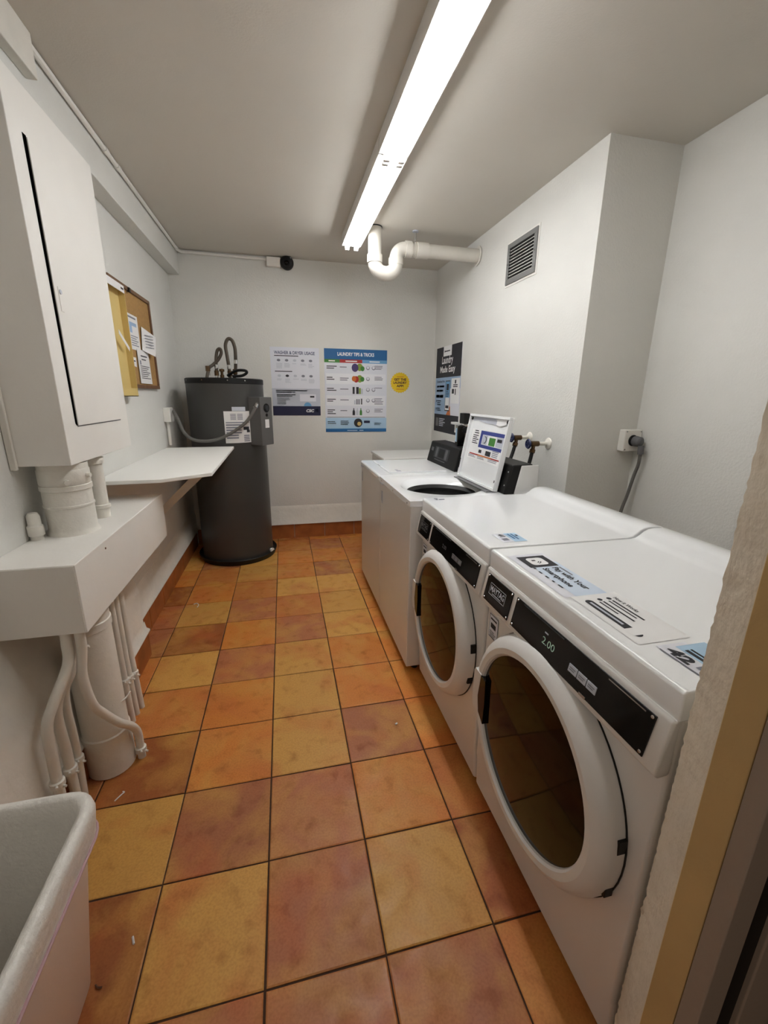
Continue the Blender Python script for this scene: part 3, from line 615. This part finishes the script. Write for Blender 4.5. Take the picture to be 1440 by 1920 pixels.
# ------------------------------------------------------------------ front loading machines
def front_loader(y0, num, label):
    y1 = y0+.680; yc = (y0+y1)/2; F = 1.345; t = thing('front_load_washer', (1.66, yc, 0), label, 'washing machine', 'front loading machines')
    MB().prism([(1.352,.022),(1.3455,.15),(1.343,.16),(1.343,.90),(1.96,.90),(1.96,.022)], 'y', y0+.003, y1-.003).build('body', ENAMEL2, t, bevel=.010, seg=3)
    for yy in (y0+.06, y1-.06):
        for xx in (1.42, 1.88): MB().cyl((xx,yy,0), .02, .03, seg=10).build('foot', BLACKM, t)
    pr = [(1.337,.885),(1.3365,.938),(1.3385,.943),(1.344,.9455),(1.350,.945),(1.852,.945),(1.872,.948),(1.888,.957),(1.902,.968),(1.918,.975),(1.940,.978),(1.985,.977),(1.999,.972),(2.005,.960),(2.005,.885)]
    top = MB().prism(pr, 'y', y0+.0015, y1-.0015).build('top', ENAMEL, t, bevel=.004, seg=3, smooth=35)
    MB().prism([(1.8755,.9500),(1.8775,.9505),(1.9075,.9712),(1.9055,.9707)], 'y', y0+.03, y1-.03).build('ridge_emboss', ENAMEL, t, bevel=.0008) if 0 else None
    cn = MB().prism([(1.346,.772),(1.322,.770),(1.313,.776),(1.311,.785),(1.330,.886),(1.335,.889),(1.346,.889)], 'y', y0+.002, y1-.002).build('console', ENAMEL2, t, bevel=.006, seg=3)
    uv = Vector((1.330-1.311,0,.886-.785)).normalized(); rv_ = Vector((0,-1,0))
    S = Sheet((1.3110,y1,.785), rv_, uv, cn)          # console face, x from the far end
    def plate(name, x0, x1, h0, h1, m, th=.003, par=cn):
        c = S.P((x0+x1)/2,(h0+h1)/2,th/2); return MB().obox(c, rv_, uv, S.n, (x1-x0)/2, (h1-h0)/2, th/2).build(name, m, par, bevel=.0012)
    bp = plate('badge_panel', .024, .172, .008, .092, BLACKG); mp = plate('control_panel', .192, .650, .008, .092, BLACKG)
    for par, xs in ((bp,(.030,.166)),(mp,(.199,.643))):
        for x in xs:
            for hh in (.014,.086): MB().lathe([(0,.0015),(.003,.001),(.0036,0)], S.P(x,hh,.003), S.n, 8).build('screw', CHROME, par)
    Sb = Sheet(S.P(0,0,.003), rv_, uv, bp)
    on = 1
    ink = PALEG if num == '42' else CHARC2
    fx0, fx1, fh0, fh1 = .050, .142, .036, .072
    Sb.rects('logo_frame', ink, [(fx0,fh0,fx1,fh0+.0016),(fx0,fh1-.0016,fx1,fh1),(fx0,fh0,fx0+.0016,fh1),(fx1-.0016,fh0,fx1,fh1)], h=.0004)
    Sb.text('MAYTAG', fx0+.006, fh0+.011, fx1-fx0-.012, .019, ink, h=.0005, bold=.02); Sb.rects('fine_print', ink, [(fx0+.02,fh0+.005,fx1-.02,fh0+.0075)], h=.0005)
    Sm = Sheet(S.P(0,0,.003), rv_, uv, mp)
    if num == '42':
        Sm.text('2.00', .331, .039, .048, .018, LED, h=.0005); Sm.rects('fine_print', PALEG, [(.333,.066,.347,.070)], h=.0005)
    else:
        Sm.text('2.00', .331, .039, .040, .015, CHARC2, h=.0005)
    btm = PALEG if num == '42' else CHARC2
    for k in range(3):
        b_ = MB().obox(S.P(.449+k*.0295,.043,.0036), rv_, uv, S.n, .0135, .009, .0012).build('button', btm, mp, bevel=.0006)
        Sheet(S.P(.4355+k*.0295,.034,.0048), rv_, uv, b_).rects('fine_print', INKG, [(.004,.010,.023,.0125),(.004,.0055,.020,.008)], h=.0003)
    MB().obox(S.P(.315,.088,.0034), rv_, uv, S.n, .085, .0012, .0012).build('display_bezel', CHARC, mp)
    MB().obox(S.P(.585,.087,.0034), rv_, uv, S.n, .045, .0012, .0012).build('slot_bezel', CHROME, mp)
    MB().obox(S.P(.492,.011,.0032), rv_, uv, S.n, .010, .003, .0012).build('key_lock', CHROME, mp)
    # sticker on the front
    Sf = Sheet((1.3425,y1-.003,0), (0,-1,0), (0,0,1), t)
    Sf.rects('sticker', PAPERB, [(.02,.655,.075,.735)], h=.0008); Sf.rects('sticker_border', INK, [(.02,.655,.075,.657),(.02,.733,.075,.735),(.02,.655,.0215,.735),(.0735,.655,.075,.735)], h=.0011)
    Sf.rects('fine_print', INK, [(.028,.718,.066,.724),(.03,.69,.062,.707)]+fine(.026,.676,.042,4,.006), h=.0012)
    # door
    zc = .506; C = (0, yc, zc); rg = MB().lathe([(.296,-.0005),(.296,.022),(.288,.040),(.276,.052),(.262,.058),(.246,.057),(.241,.052),(.239,.046)], (F-.002,yc,zc), (-1,0,0), 72).build('door_ring', ENAMEL2, t, smooth=25)
    MB().lathe([(.240,.046),(.20,.050),(.12,.055),(0,.057)], (F-.002,yc,zc), (-1,0,0), 64).build('door_glass', GLASS, t, smooth=60)
    MB().lathe([(.2985,-.0005),(.2985,.003),(.294,.003)], (F-.002,yc,zc), (-1,0,0), 64).build('door_seal', BLACKM, t)
    xh = F-.06
    hc = MB().prism([(yc+.208,zc+.060),(yc+.240,zc+.060),(yc+.250,zc-.02),(yc+.238,zc-.075),(yc+.206,zc-.096),(yc+.203,zc-.02)], 'x', xh-.0012, xh+.02).build('handle_recess', BLACKG, rg, bevel=.001)
    MB().prism([(yc+.236,zc+.064),(yc+.275,zc+.064),(yc+.282,zc+.052),(yc+.282,zc-.062),(yc+.272,zc-.078),(yc+.240,zc-.078),(yc+.248,zc-.02)], 'x', xh-.0025, xh+.03).build('handle_lip', ENAMEL2, rg, bevel=.002)
    for dz in (.045,-.085): MB().obox((F-.014, yc-math.sqrt(.2935**2-dz*dz), zc+dz), (1,0,0), (0,1,0), (0,0,1), .010, .005, .017).build('hinge', BLACKM, rg, bevel=.001)
    # stickers on top
    tz = .9453
    if num == '42':
        St = Sheet((1.355, .035, tz), (0,-1,0), (1,0,0), t)     # local x runs toward the camera, y away from the front edge
        st = St.rects('payment_sticker', PAPERB, [(0,.0,.275,.118)], h=.0005); Sx = Sheet(St.o, (0,-1,0), (1,0,0), st)
        Sx.rects('print_block', mat('ink_iceblue', (208, 222, 238), .5), [(.07,.030,.275,.118)], h=.0008); Sx.rects('print_block', INK, [(.018,.020,.098,.108)], h=.0010); 
        Sx.poly('logo_tile', WHITEI, [(p[0],p[1]) for p in rrect(.032,.084,.038,.090,.012,0,4)], h=.0013)
        for r_ in (.008,.014): 
            a = [(.058+r_*math.cos(q), .058+r_*math.sin(q)) for q in (math.radians(10+70*k/6) for k in range(7))]; b = [(.058+(r_+.003)*math.cos(q), .058+(r_+.003)*math.sin(q)) for q in (math.radians(80-70*k/6) for k in range(7))]
            Sx.poly('logo_mark', INK, a+b, h=.0016)
        Sx.poly('logo_mark', INK, [(.048,.05),(.056,.05),(.056,.062),(.048,.062)], h=.0016)
        Sx.text('Pay with Your', .108, .072, .140, .024, INK, h=.0013, bold=.03); Sx.text('Smartphone', .108, .042, .120, .024, INK, h=.0013, bold=.03)
        Sx.rects('fine_print', INKG, [(.108,.100,.165,.105)], h=.0013); Sx.rects('fine_print', INK, [(.10,.025,.108,.032),(.125,.025,.14,.030),(.155,.025,.17,.030),(.185,.025,.195,.030),(.21,.025,.23,.030)], h=.0013)
        st = St.rects('instruction_sticker', WHITEI, [(.275,.015,.480,.140)], h=.0006); Sx = Sheet(St.o, (0,-1,0), (1,0,0), st)
        Sx.text('How it Works', .300, .112, .072, .011, INK, h=.0010, bold=.02); Sx.rects('fine_print', INK, [(.312,.099,.405,.104),(.312,.089,.395,.093),(.312,.074,.405,.079),(.312,.064,.37,.068)], h=.0010); Sx.disc('bullet', INK, .302, .100, .006, h=.0010, n=12); Sx.disc('bullet', INK, .302, .075, .006, h=.0010, n=12)
        Sx.poly('url_pill', INK, [(p[0],p[1]) for p in rrect(.298,.458,.033,.053,.0098,0,5)], h=.0010); Sx.rects('fine_print', PALEG, [(.31,.040,.41,.046)], h=.0013)
        Sx.poly('code_plate', WHITEI, [(p[0],p[1]) for p in rrect(.425,.452,.030,.056,.005,0,4)], h=.0013)
        st = St.rects('number_sticker', PAPERB, [(.490,.045,.585,.112)], h=.0006); Sx = Sheet(St.o, (0,-1,0), (1,0,0), st)
        Sx.rects('print_block', PBLUE, [(.500,.080,.585,.150)], h=.0008); Sx.text('42', .503, .050, .050, .026, INK, h=.0012, bold=.05); Sx.rects('fine_print', INK, [(.515,.098,.57,.103),(.515,.086,.575,.094)], h=.0012)
        Sx.rects('fine_print', INKG, [(.50,.043,.58,.046),(.562,.058,.575,.074)], h=.0012)
    else:
        St = Sheet((1.405, .232, tz), (0,-1,0), (1,0,0), t)
        st = St.rects('number_sticker', PAPERB, [(0,0,.085,.088)], h=.0005); Sx = Sheet(St.o, (0,-1,0), (1,0,0), st)
        Sx.rects('print_block', PBLUE, [(.0,.042,.085,.088)], h=.0008); Sx.text('41', .006, .016, .028, .020, INK, h=.0012, bold=.05); Sx.rects('print_block', INKG, [(.048,.010,.07,.032)], h=.0009)
        Sx.rects('fine_print', BLUE, [(.008,.052,.06,.058),(.008,.064,.065,.070)], h=.0012); Sx.rects('fine_print', NAVY, [(.02,.075,.035,.083)], h=.0012)
        St = Sheet((1.385, .775, tz), (0,-1,0), (1,0,0), t)
        St.rects('sticker_print', NAVY, [(.004,.0,.014,.018),(.022,.002,.034,.012),(.022,.018,.034,.045)], h=.0006)
    return t
front_loader(-.578, '42', 'white front loading machine numbered 42, nearest the doorway')
front_loader(.109, '41', 'white front loading machine numbered 41, between machine 42 and the top loaders')

# ------------------------------------------------------------------ top loading machines
def top_loader(y0, y1, open_lid, label):
    yc = (y0+y1)/2; x0, x1, z1 = 1.283, 1.95, .930
    t = thing('top_load_washer', ((x0+x1)/2, yc, 0), label, 'washing machine', 'top loading machines')
    a, b = y0+.002, y1-.002
    body = MB().add([(x0,a,.035),(x1,a,.035),(x1,b,.035),(x0,b,.035),(x0,a,.905),(x1,a,.905),(x1,b,.905),(x0,b,.905)], [(0,3,2,1),(0,1,5,4),(1,2,6,5),(2,3,7,6),(3,0,4,7)])
    body.build('body', ENAMEL2, t, bevel=.006)
    for yy in (y0+.05, y1-.05):
        for xx in (x0+.06, x1-.06): MB().cyl((xx,yy,0), .018, .036, seg=10).build('foot', BLACKM, t)
    if not open_lid:
        MB().prism([(x0-.004,.902),(x0-.004,.922),(x0+.004,.930),(x1,.930),(x1,.902)], 'y', y0, y1).build('top_panel', ENAMEL, t, bevel=.004)
        ld = MB().prism([(x0+.075,.930),(x0+.075,.934),(x0+.082,.939),(1.745,.939),(1.75,.930)], 'y', y0+.075, y1-.07).build('lid', ENAMEL, t, bevel=.004, seg=3)
        MB().box(x0+.076, x0+.10, yc+.02, yc+.10, .933, .9365).build('lid_grip', CHARC2, ld)
        Sx = Sheet((x0+.13, y0+.16, .9392), (0,-1,0), (1,0,0), ld); Sx.rects('sticker_print', INKG, [(0,0,.03,.02),(.036,0,.075,.03)], h=.0004)
    else:
        cx, cy, R0, R1 = 1.555, yc, .222, .190; n = 64; V = []; F = []
        def sq(a):
            dx, dy = math.cos(a), math.sin(a); sx = ((x1-cx) if dx > 0 else (cx-x0+.004)); sy = (y1-cy) if dy > 0 else (cy-y0)
            k = min(sx/abs(dx) if abs(dx) > 1e-9 else 9, sy/abs(dy) if abs(dy) > 1e-9 else 9); return cx+dx*k, cy+dy*k
        angs = sorted([2*math.pi*i/n for i in range(n)]+[math.atan2(sy_, sx_) % (2*math.pi) for sx_ in (x1-cx, x0-.004-cx) for sy_ in (y1-cy, y0-cy)]); n = len(angs)
        rings = [[(*sq(a), .902) for a in angs], [(*sq(a), .930) for a in angs], [(cx+(R0+.012)*math.cos(a), cy+(R0+.012)*math.sin(a), .930) for a in angs], [(cx+R0*math.cos(a), cy+R0*math.sin(a), .926) for a in angs], [(cx+R1*math.cos(a), cy+R1*math.sin(a), .897) for a in angs]]
        loft(rings).build('top_panel', ENAMEL, t, smooth=30)
        MB().lathe([(R1+.001,.897),(R1-.006,.893),(R1-.022,.880),(R1-.024,.862)], (cx,cy,0), seg=48).build('tub_ring', BLACKM, t)
        MB().lathe([(R1-.018,.88),(R1-.01,.86),(R1-.01,.50),(0,.48)], (cx,cy,0), seg=48).build('wash_tub', CHARC2, t)
        MB().lathe([(.05,.48),(.045,.60),(.03,.74),(0,.75)], (cx,cy,0), seg=20).build('agitator', CHARC2, t)
        # open lid, hinged at the back
        hx, hz = 1.762, .934; uvv = Vector((.066,0,.372)).normalized(); Ld = .379; w0, w1 = .900, 1.372
        nn = Vector((0,-1,0)).cross(uvv)
        S = Sheet(Vector((hx,w1,hz)), (0,-1,0), uvv, t); W = w1-w0
        ld = MB().obox(S.P(W/2, Ld/2, -.010), (0,-1,0), uvv, nn, W/2, Ld/2, .007).build('lid', ENAMEL, t, bevel=.003)
        for q in ((0,0,W,.012),(0,Ld-.014,W,Ld),(0,.012,.012,Ld-.014),(W-.012,.012,W,Ld-.014)):
            MB().obox(S.P((q[0]+q[2])/2,(q[1]+q[3])/2,.004), (0,-1,0), uvv, nn, (q[2]-q[0])/2, (q[3]-q[1])/2, .008).build('lid_flange', ENAMEL, ld, bevel=.002)
        S = Sheet(S.P(0,0,-.0025), (0,-1,0), uvv, ld)
        S.poly('latch_tab', PALEG, [(.03,Ld-.016),(.30,Ld-.016),(.34,Ld-.03),(.33,Ld-.048),(.20,Ld-.044),(.10,Ld-.034),(.04,Ld-.036)], h=.002)
        S.poly('latch_tab', WHITEI, [(.33,Ld-.014),(.44,Ld-.014),(.43,Ld-.04),(.37,Ld-.052),(.33,Ld-.046)], h=.005)
        for x in (.024, W-.03): MB().lathe([(0,.006),(.008,.005),(.009,0)], S.P(x, Ld-.026, .002), nn, 12).build('bumper', BLACKM, ld)
        MB().obox(S.P(.006,.08,.014), (0,-1,0), uvv, nn, .004, .03, .002).build('hinge_slot', BLACKM, ld); MB().obox(S.P(W-.006,.05,.014), (0,-1,0), uvv, nn, .003, .006, .002).build('hinge_slot', BLACKM, ld)
        pr = S.rects('instruction_label', WHITEI, [(.055,.125,.445,.295)], h=.0008); S = Sheet(S.o, (0,-1,0), uvv, pr)
        S.rects('print_block', NAVY if 0 else mat('ink_royal', (54,66,140), .5), [(.17,.272,.445,.292),(.17,.198,.445,.216),(.17,.216,.20,.272)], h=.0012)
        S.rects('print_picture', PALEG, [(.205,.219,.265,.270),(.365,.219,.44,.270)], h=.0012); S.rects('print_picture', GREEN, [(.285,.219,.355,.262)], h=.0012); S.rects('print_picture', INK, [(.375,.245,.425,.262)], h=.0015); S.disc('print_picture', INK, .236, .244, .02, h=.0015); S.disc('print_picture', PALEG, .230, .244, .017, h=.0017)
        S.rects('fine_print', INK, fine(.09,.284,.06,2,.012)+fine(.08,.258,.08,5,.011), h=.0012); S.rects('print_picture', INK, [(.19,.168,.225,.186),(.275,.162,.335,.188)], h=.0014)
        S.rects('print_rule', RED, [(.08,.151,.445,.158)], h=.0013); S.rects('print_rule', ORANGE, [(.19,.151,.35,.158)], h=.0016); S.rects('fine_print', INKG, fine(.07,.144,.10,2,.008)+fine(.19,.144,.11,2,.008)+fine(.32,.144,.11,2,.008)+fine(.35,.192,.08,4,.009), h=.0012)
        MB().box(1.72, 1.765, w0+.01, w1-.03, .9305, .934).build('hinge_strip', CHARC2, t)
    ky0, ky1 = y0+.045, y1-.05
    cpf = [(1.785,.930),(1.822,1.078),(1.935,1.082),(1.945,.930)]
    k = MB().prism([(p[0], p[1]) for p in cpf], 'y', ky0+.004, ky1-.004).build('console', BLACKM, t, bevel=.008, seg=3)
    for yy in (ky0-.006, ky1-.004):
        MB().prism([(1.838,.930),(1.868,1.076),(1.962,1.078),(1.966,.930)], 'y', yy, yy+.010).build('console_end', PLASTICW, t, bevel=.004)
    uvv = Vector((.037,0,.148)).normalized(); S = Sheet((1.785,ky1-.004,.930), (0,-1,0), uvv, k)
    if not open_lid:
        S.rects('logo', CHARC2, [(.045,.085,.09,.112)], h=.0012); S.rects('panel_print', CHARC, [(.12,.045,.40,.125)], h=.0010); S.rects('button_column', CHARC2, [(.15,.05,.185,.12),(.33,.05,.37,.12)], h=.0016); S.rects('panel_print', BLACKM, [(.205,.055,.315,.115)], h=.0016); S.rects('fine_print', CHARC2, [(.15,.03,.36,.036)], h=.0014)
    else:
        for hh in (.045,.115): MB().lathe([(0,.002),(.004,.0015),(.005,0)], S.P(ky1-ky0-.03,hh,.0005), S.n, 8).build('screw', CHROME, k)
    Sf = Sheet((x0-.0003,y1-.002,0), (0,-1,0), (0,0,1), t)
    Sf.rects('sticker', PALEG, [(.03,.78,.065,.86)] if not open_lid else [(.04,.775,.075,.85)], h=.0010); Sf.rects('fine_print', INKG, fine(.034,.845,.026,8,.008), h=.0014)
    for yy in (y0+.05, y1-.05, yc): MB().lathe([(0,.002),(.004,.0015),(.005,0)], (x0-.004,yy,.912), (-1,0,0), 8).build('screw', CHROME, t)
    MB().box(x0-.006, x0-.002, y1-.085, y1-.01, .890, .898).build('strike_plate', PALEG, t)
    return t
top_loader(.795, 1.447, True, 'white top loading washer with its lid standing open')
top_loader(1.452, 2.105, False, 'white top loading washer with closed lid and black console, farthest back')
t = thing('white_cabinet', (1.85, 2.62, 0), 'low white cabinet behind the farthest washer against the back wall', 'cabinet')
MB().box(1.52, 2.16, 2.36, 2.86, 0, .88).build('body', ENAMEL2, t, bevel=.01)
MB().box(1.51, 2.165, 2.35, 2.87, .88, .905).build('top', ENAMEL2, t, bevel=.008)

# card reader on the far washer
t = thing('card_reader', (1.90, 1.70, 1.08), 'slim black card reader standing on the far washer console', 'card reader')
MB().obox((1.90,1.70,1.148), (.97,-.25,0), (.25,.97,0), (0,0,1), .026, .055, .068).build('housing', BLACKG, t, bevel=.006)
MB().obox((1.8745,1.71,1.150), (.97,-.25,0), (.25,.97,0), (0,0,1), .0015, .022, .045).build('screen_label', PBLUE, t)
MB().cyl((1.905,1.66,1.19), .022, .03, (.2,-1,0), 14).build('knob', BLACKM, t)
t = thing('wall_bracket', (2.19, 2.36, 1.17), 'white bracket with a black block on the right wall above the card reader', 'bracket')
MB().box(2.15, XR, 2.22, 2.50, 1.172, 1.192).build('shelf_plate', PLASTICW, t, bevel=.003); MB().box(2.186, XR, 2.22, 2.50, 1.10, 1.172).build('back_plate', PLASTICW, t, bevel=.003)
MB().prism([(2.30,1.192),(2.195,1.192),(2.205,1.275),(2.30,1.275)], 'x', 2.145, 2.195).build('block', BLACKM, t, bevel=.004)

# ------------------------------------------------------------------ water taps
def tap(y, zf, xv, hose_end, label, blue=True):
    t = thing('water_tap', (XR, y, zf), label, 'tap', 'washer supply taps')
    MB().lathe([(.034,0),(.030,.006),(.016,.011),(.012,.014)], (XR,y,zf), (-1,0,0), 16).build('flange', LUMPY, t)
    MB().cyl((XR,y,zf), .011, XR-xv-.01, (-1,0,0), 10).build('supply_pipe', LUMPY, t)
    MB().tube([(xv+.03,y,zf),(xv-.018,y,zf)], lambda q: .018-.005*abs(q-.5), 10).build('valve_body', COPPER, t)
    MB().cyl((xv-.016,y,zf), .006, .016, (-1,0,0), 8).build('stem', COPPER, t)
    hd = MB().lathe([(.018,-.004),(.024,-.006),(.029,0),(.024,.006),(.018,.004),(.018,-.004)], (xv-.034,y,zf), (-1,0,0), 16).build('hand_wheel', BLUEH, t)
    for k in range(3):
        a = math.pi*k/3; d = Vector((0,math.cos(a),math.sin(a))); MB().tube([Vector((xv-.034,y,zf))-d*.022, Vector((xv-.034,y,zf))+d*.022], .004, 6).build('spoke', BLUEH, hd)
    MB().tube([(xv,y,zf),(xv-.004,y-.004,zf-.032)], .011, 8).build('outlet', COPPER, t)
    p0 = Vector((xv-.004,y-.004,zf-.028)); e = Vector(hose_end)
    MB().cyl(p0+(e-p0)*.02, .016, .02, tuple(e-p0), 8).build('hose_nut', COPPER, t)
    MB().tube([p0, p0+(e-p0)*.35+Vector((0,0,-.006)), p0+(e-p0)*.7, e], .0105, 10, 4).build('hose', BLACKM, t)
tap(1.127, 1.150, 2.105, (2.06,1.10,.98), 'blue wheeled brass water tap nearest the recess on the right wall')
tap(1.325, 1.166, 2.110, (2.045,1.29,.98), 'blue wheeled brass water tap partly hidden by the open washer lid')
tap(1.92, 1.178, 2.035, (2.02,1.87,1.0), 'brass water tap behind the card reader')

# ------------------------------------------------------------------ dryer outlet
t = thing('power_outlet', (2.56, .93, 1.13), 'white surface power outlet with a grey plug and hanging cable in the recess corner', 'outlet')
MB().box(2.49, 2.598, .885, .93, 1.13, 1.245).build('outlet_box', PANELW, t, bevel=.006)
MB().lathe([(0,.006),(.028,.006),(.030,0)], (2.545,.886,1.188), (0,-1,0), 20).build('socket', BLACKM, t)
pg = MB().lathe([(0,.045),(.017,.045),(.026,.038),(.028,.01),(.026,0)], (2.553,.885,1.186), (.15,-1,-.1), 18).build('plug', CHARC2, t)
MB().tube([(2.558,.838,1.165),(2.560,.836,1.12)], .015, 10).build('plug_neck', CHARC2, pg)
MB().tube([(2.560,.836,1.125),(2.566,.845,1.06),(2.565,.86,1.0),(2.552,.87,.885),(2.535,.875,.80),(2.50,.87,.60),(2.42,.84,.40),(2.30,.78,.2),(2.06,.6,.15)], .0085, 10, 5).build('cable', GREYC, t)
for x, z in ((2.50,1.14),(2.588,1.14),(2.50,1.235),(2.588,1.235)): MB().cyl((x,.886,z), .004, .003, (0,-1,0), 8).build('screw', CHROME, t)

# ------------------------------------------------------------------ floor debris
def scrap(name, pts, r, label, m=PAPER, sm=4):
    o = MB().tube(pts, r, 5, sm).build(name, m, org=(pts[0][0],pts[0][1],0)); tag(o, label, 'litter', 'scraps on the tile floor')
scrap('lint_thread', [(.055,1.82,.003),(.075,1.83,.003),(.090,1.80,.003),(.085,1.77,.003)], .0028, 'curled white thread on the tiles below the shelf')
scrap('lint_thread', [(.070,.322,.003),(.085,.345,.003),(.092,.352,.004),(.085,.357,.003)], .0022, 'thin white thread on the tiles in front of the floor duct')
scrap('paper_scrap', [(1.138,.458,.003),(1.148,.462,.004)], .004, 'white speck on the tiles in front of machine 41', sm=0)
scrap('paper_scrap', [(.262,-.120,.003),(.270,-.138,.003)], .0028, 'tiny pale sliver on the tiles beside the waste bin', sm=0)
scrap('twig', [(.205,-.205,.003),(.213,-.212,.004),(.222,-.213,.003)], .002, 'tiny dark twig on the tiles by the foot of the waste bin', m=BROWN)
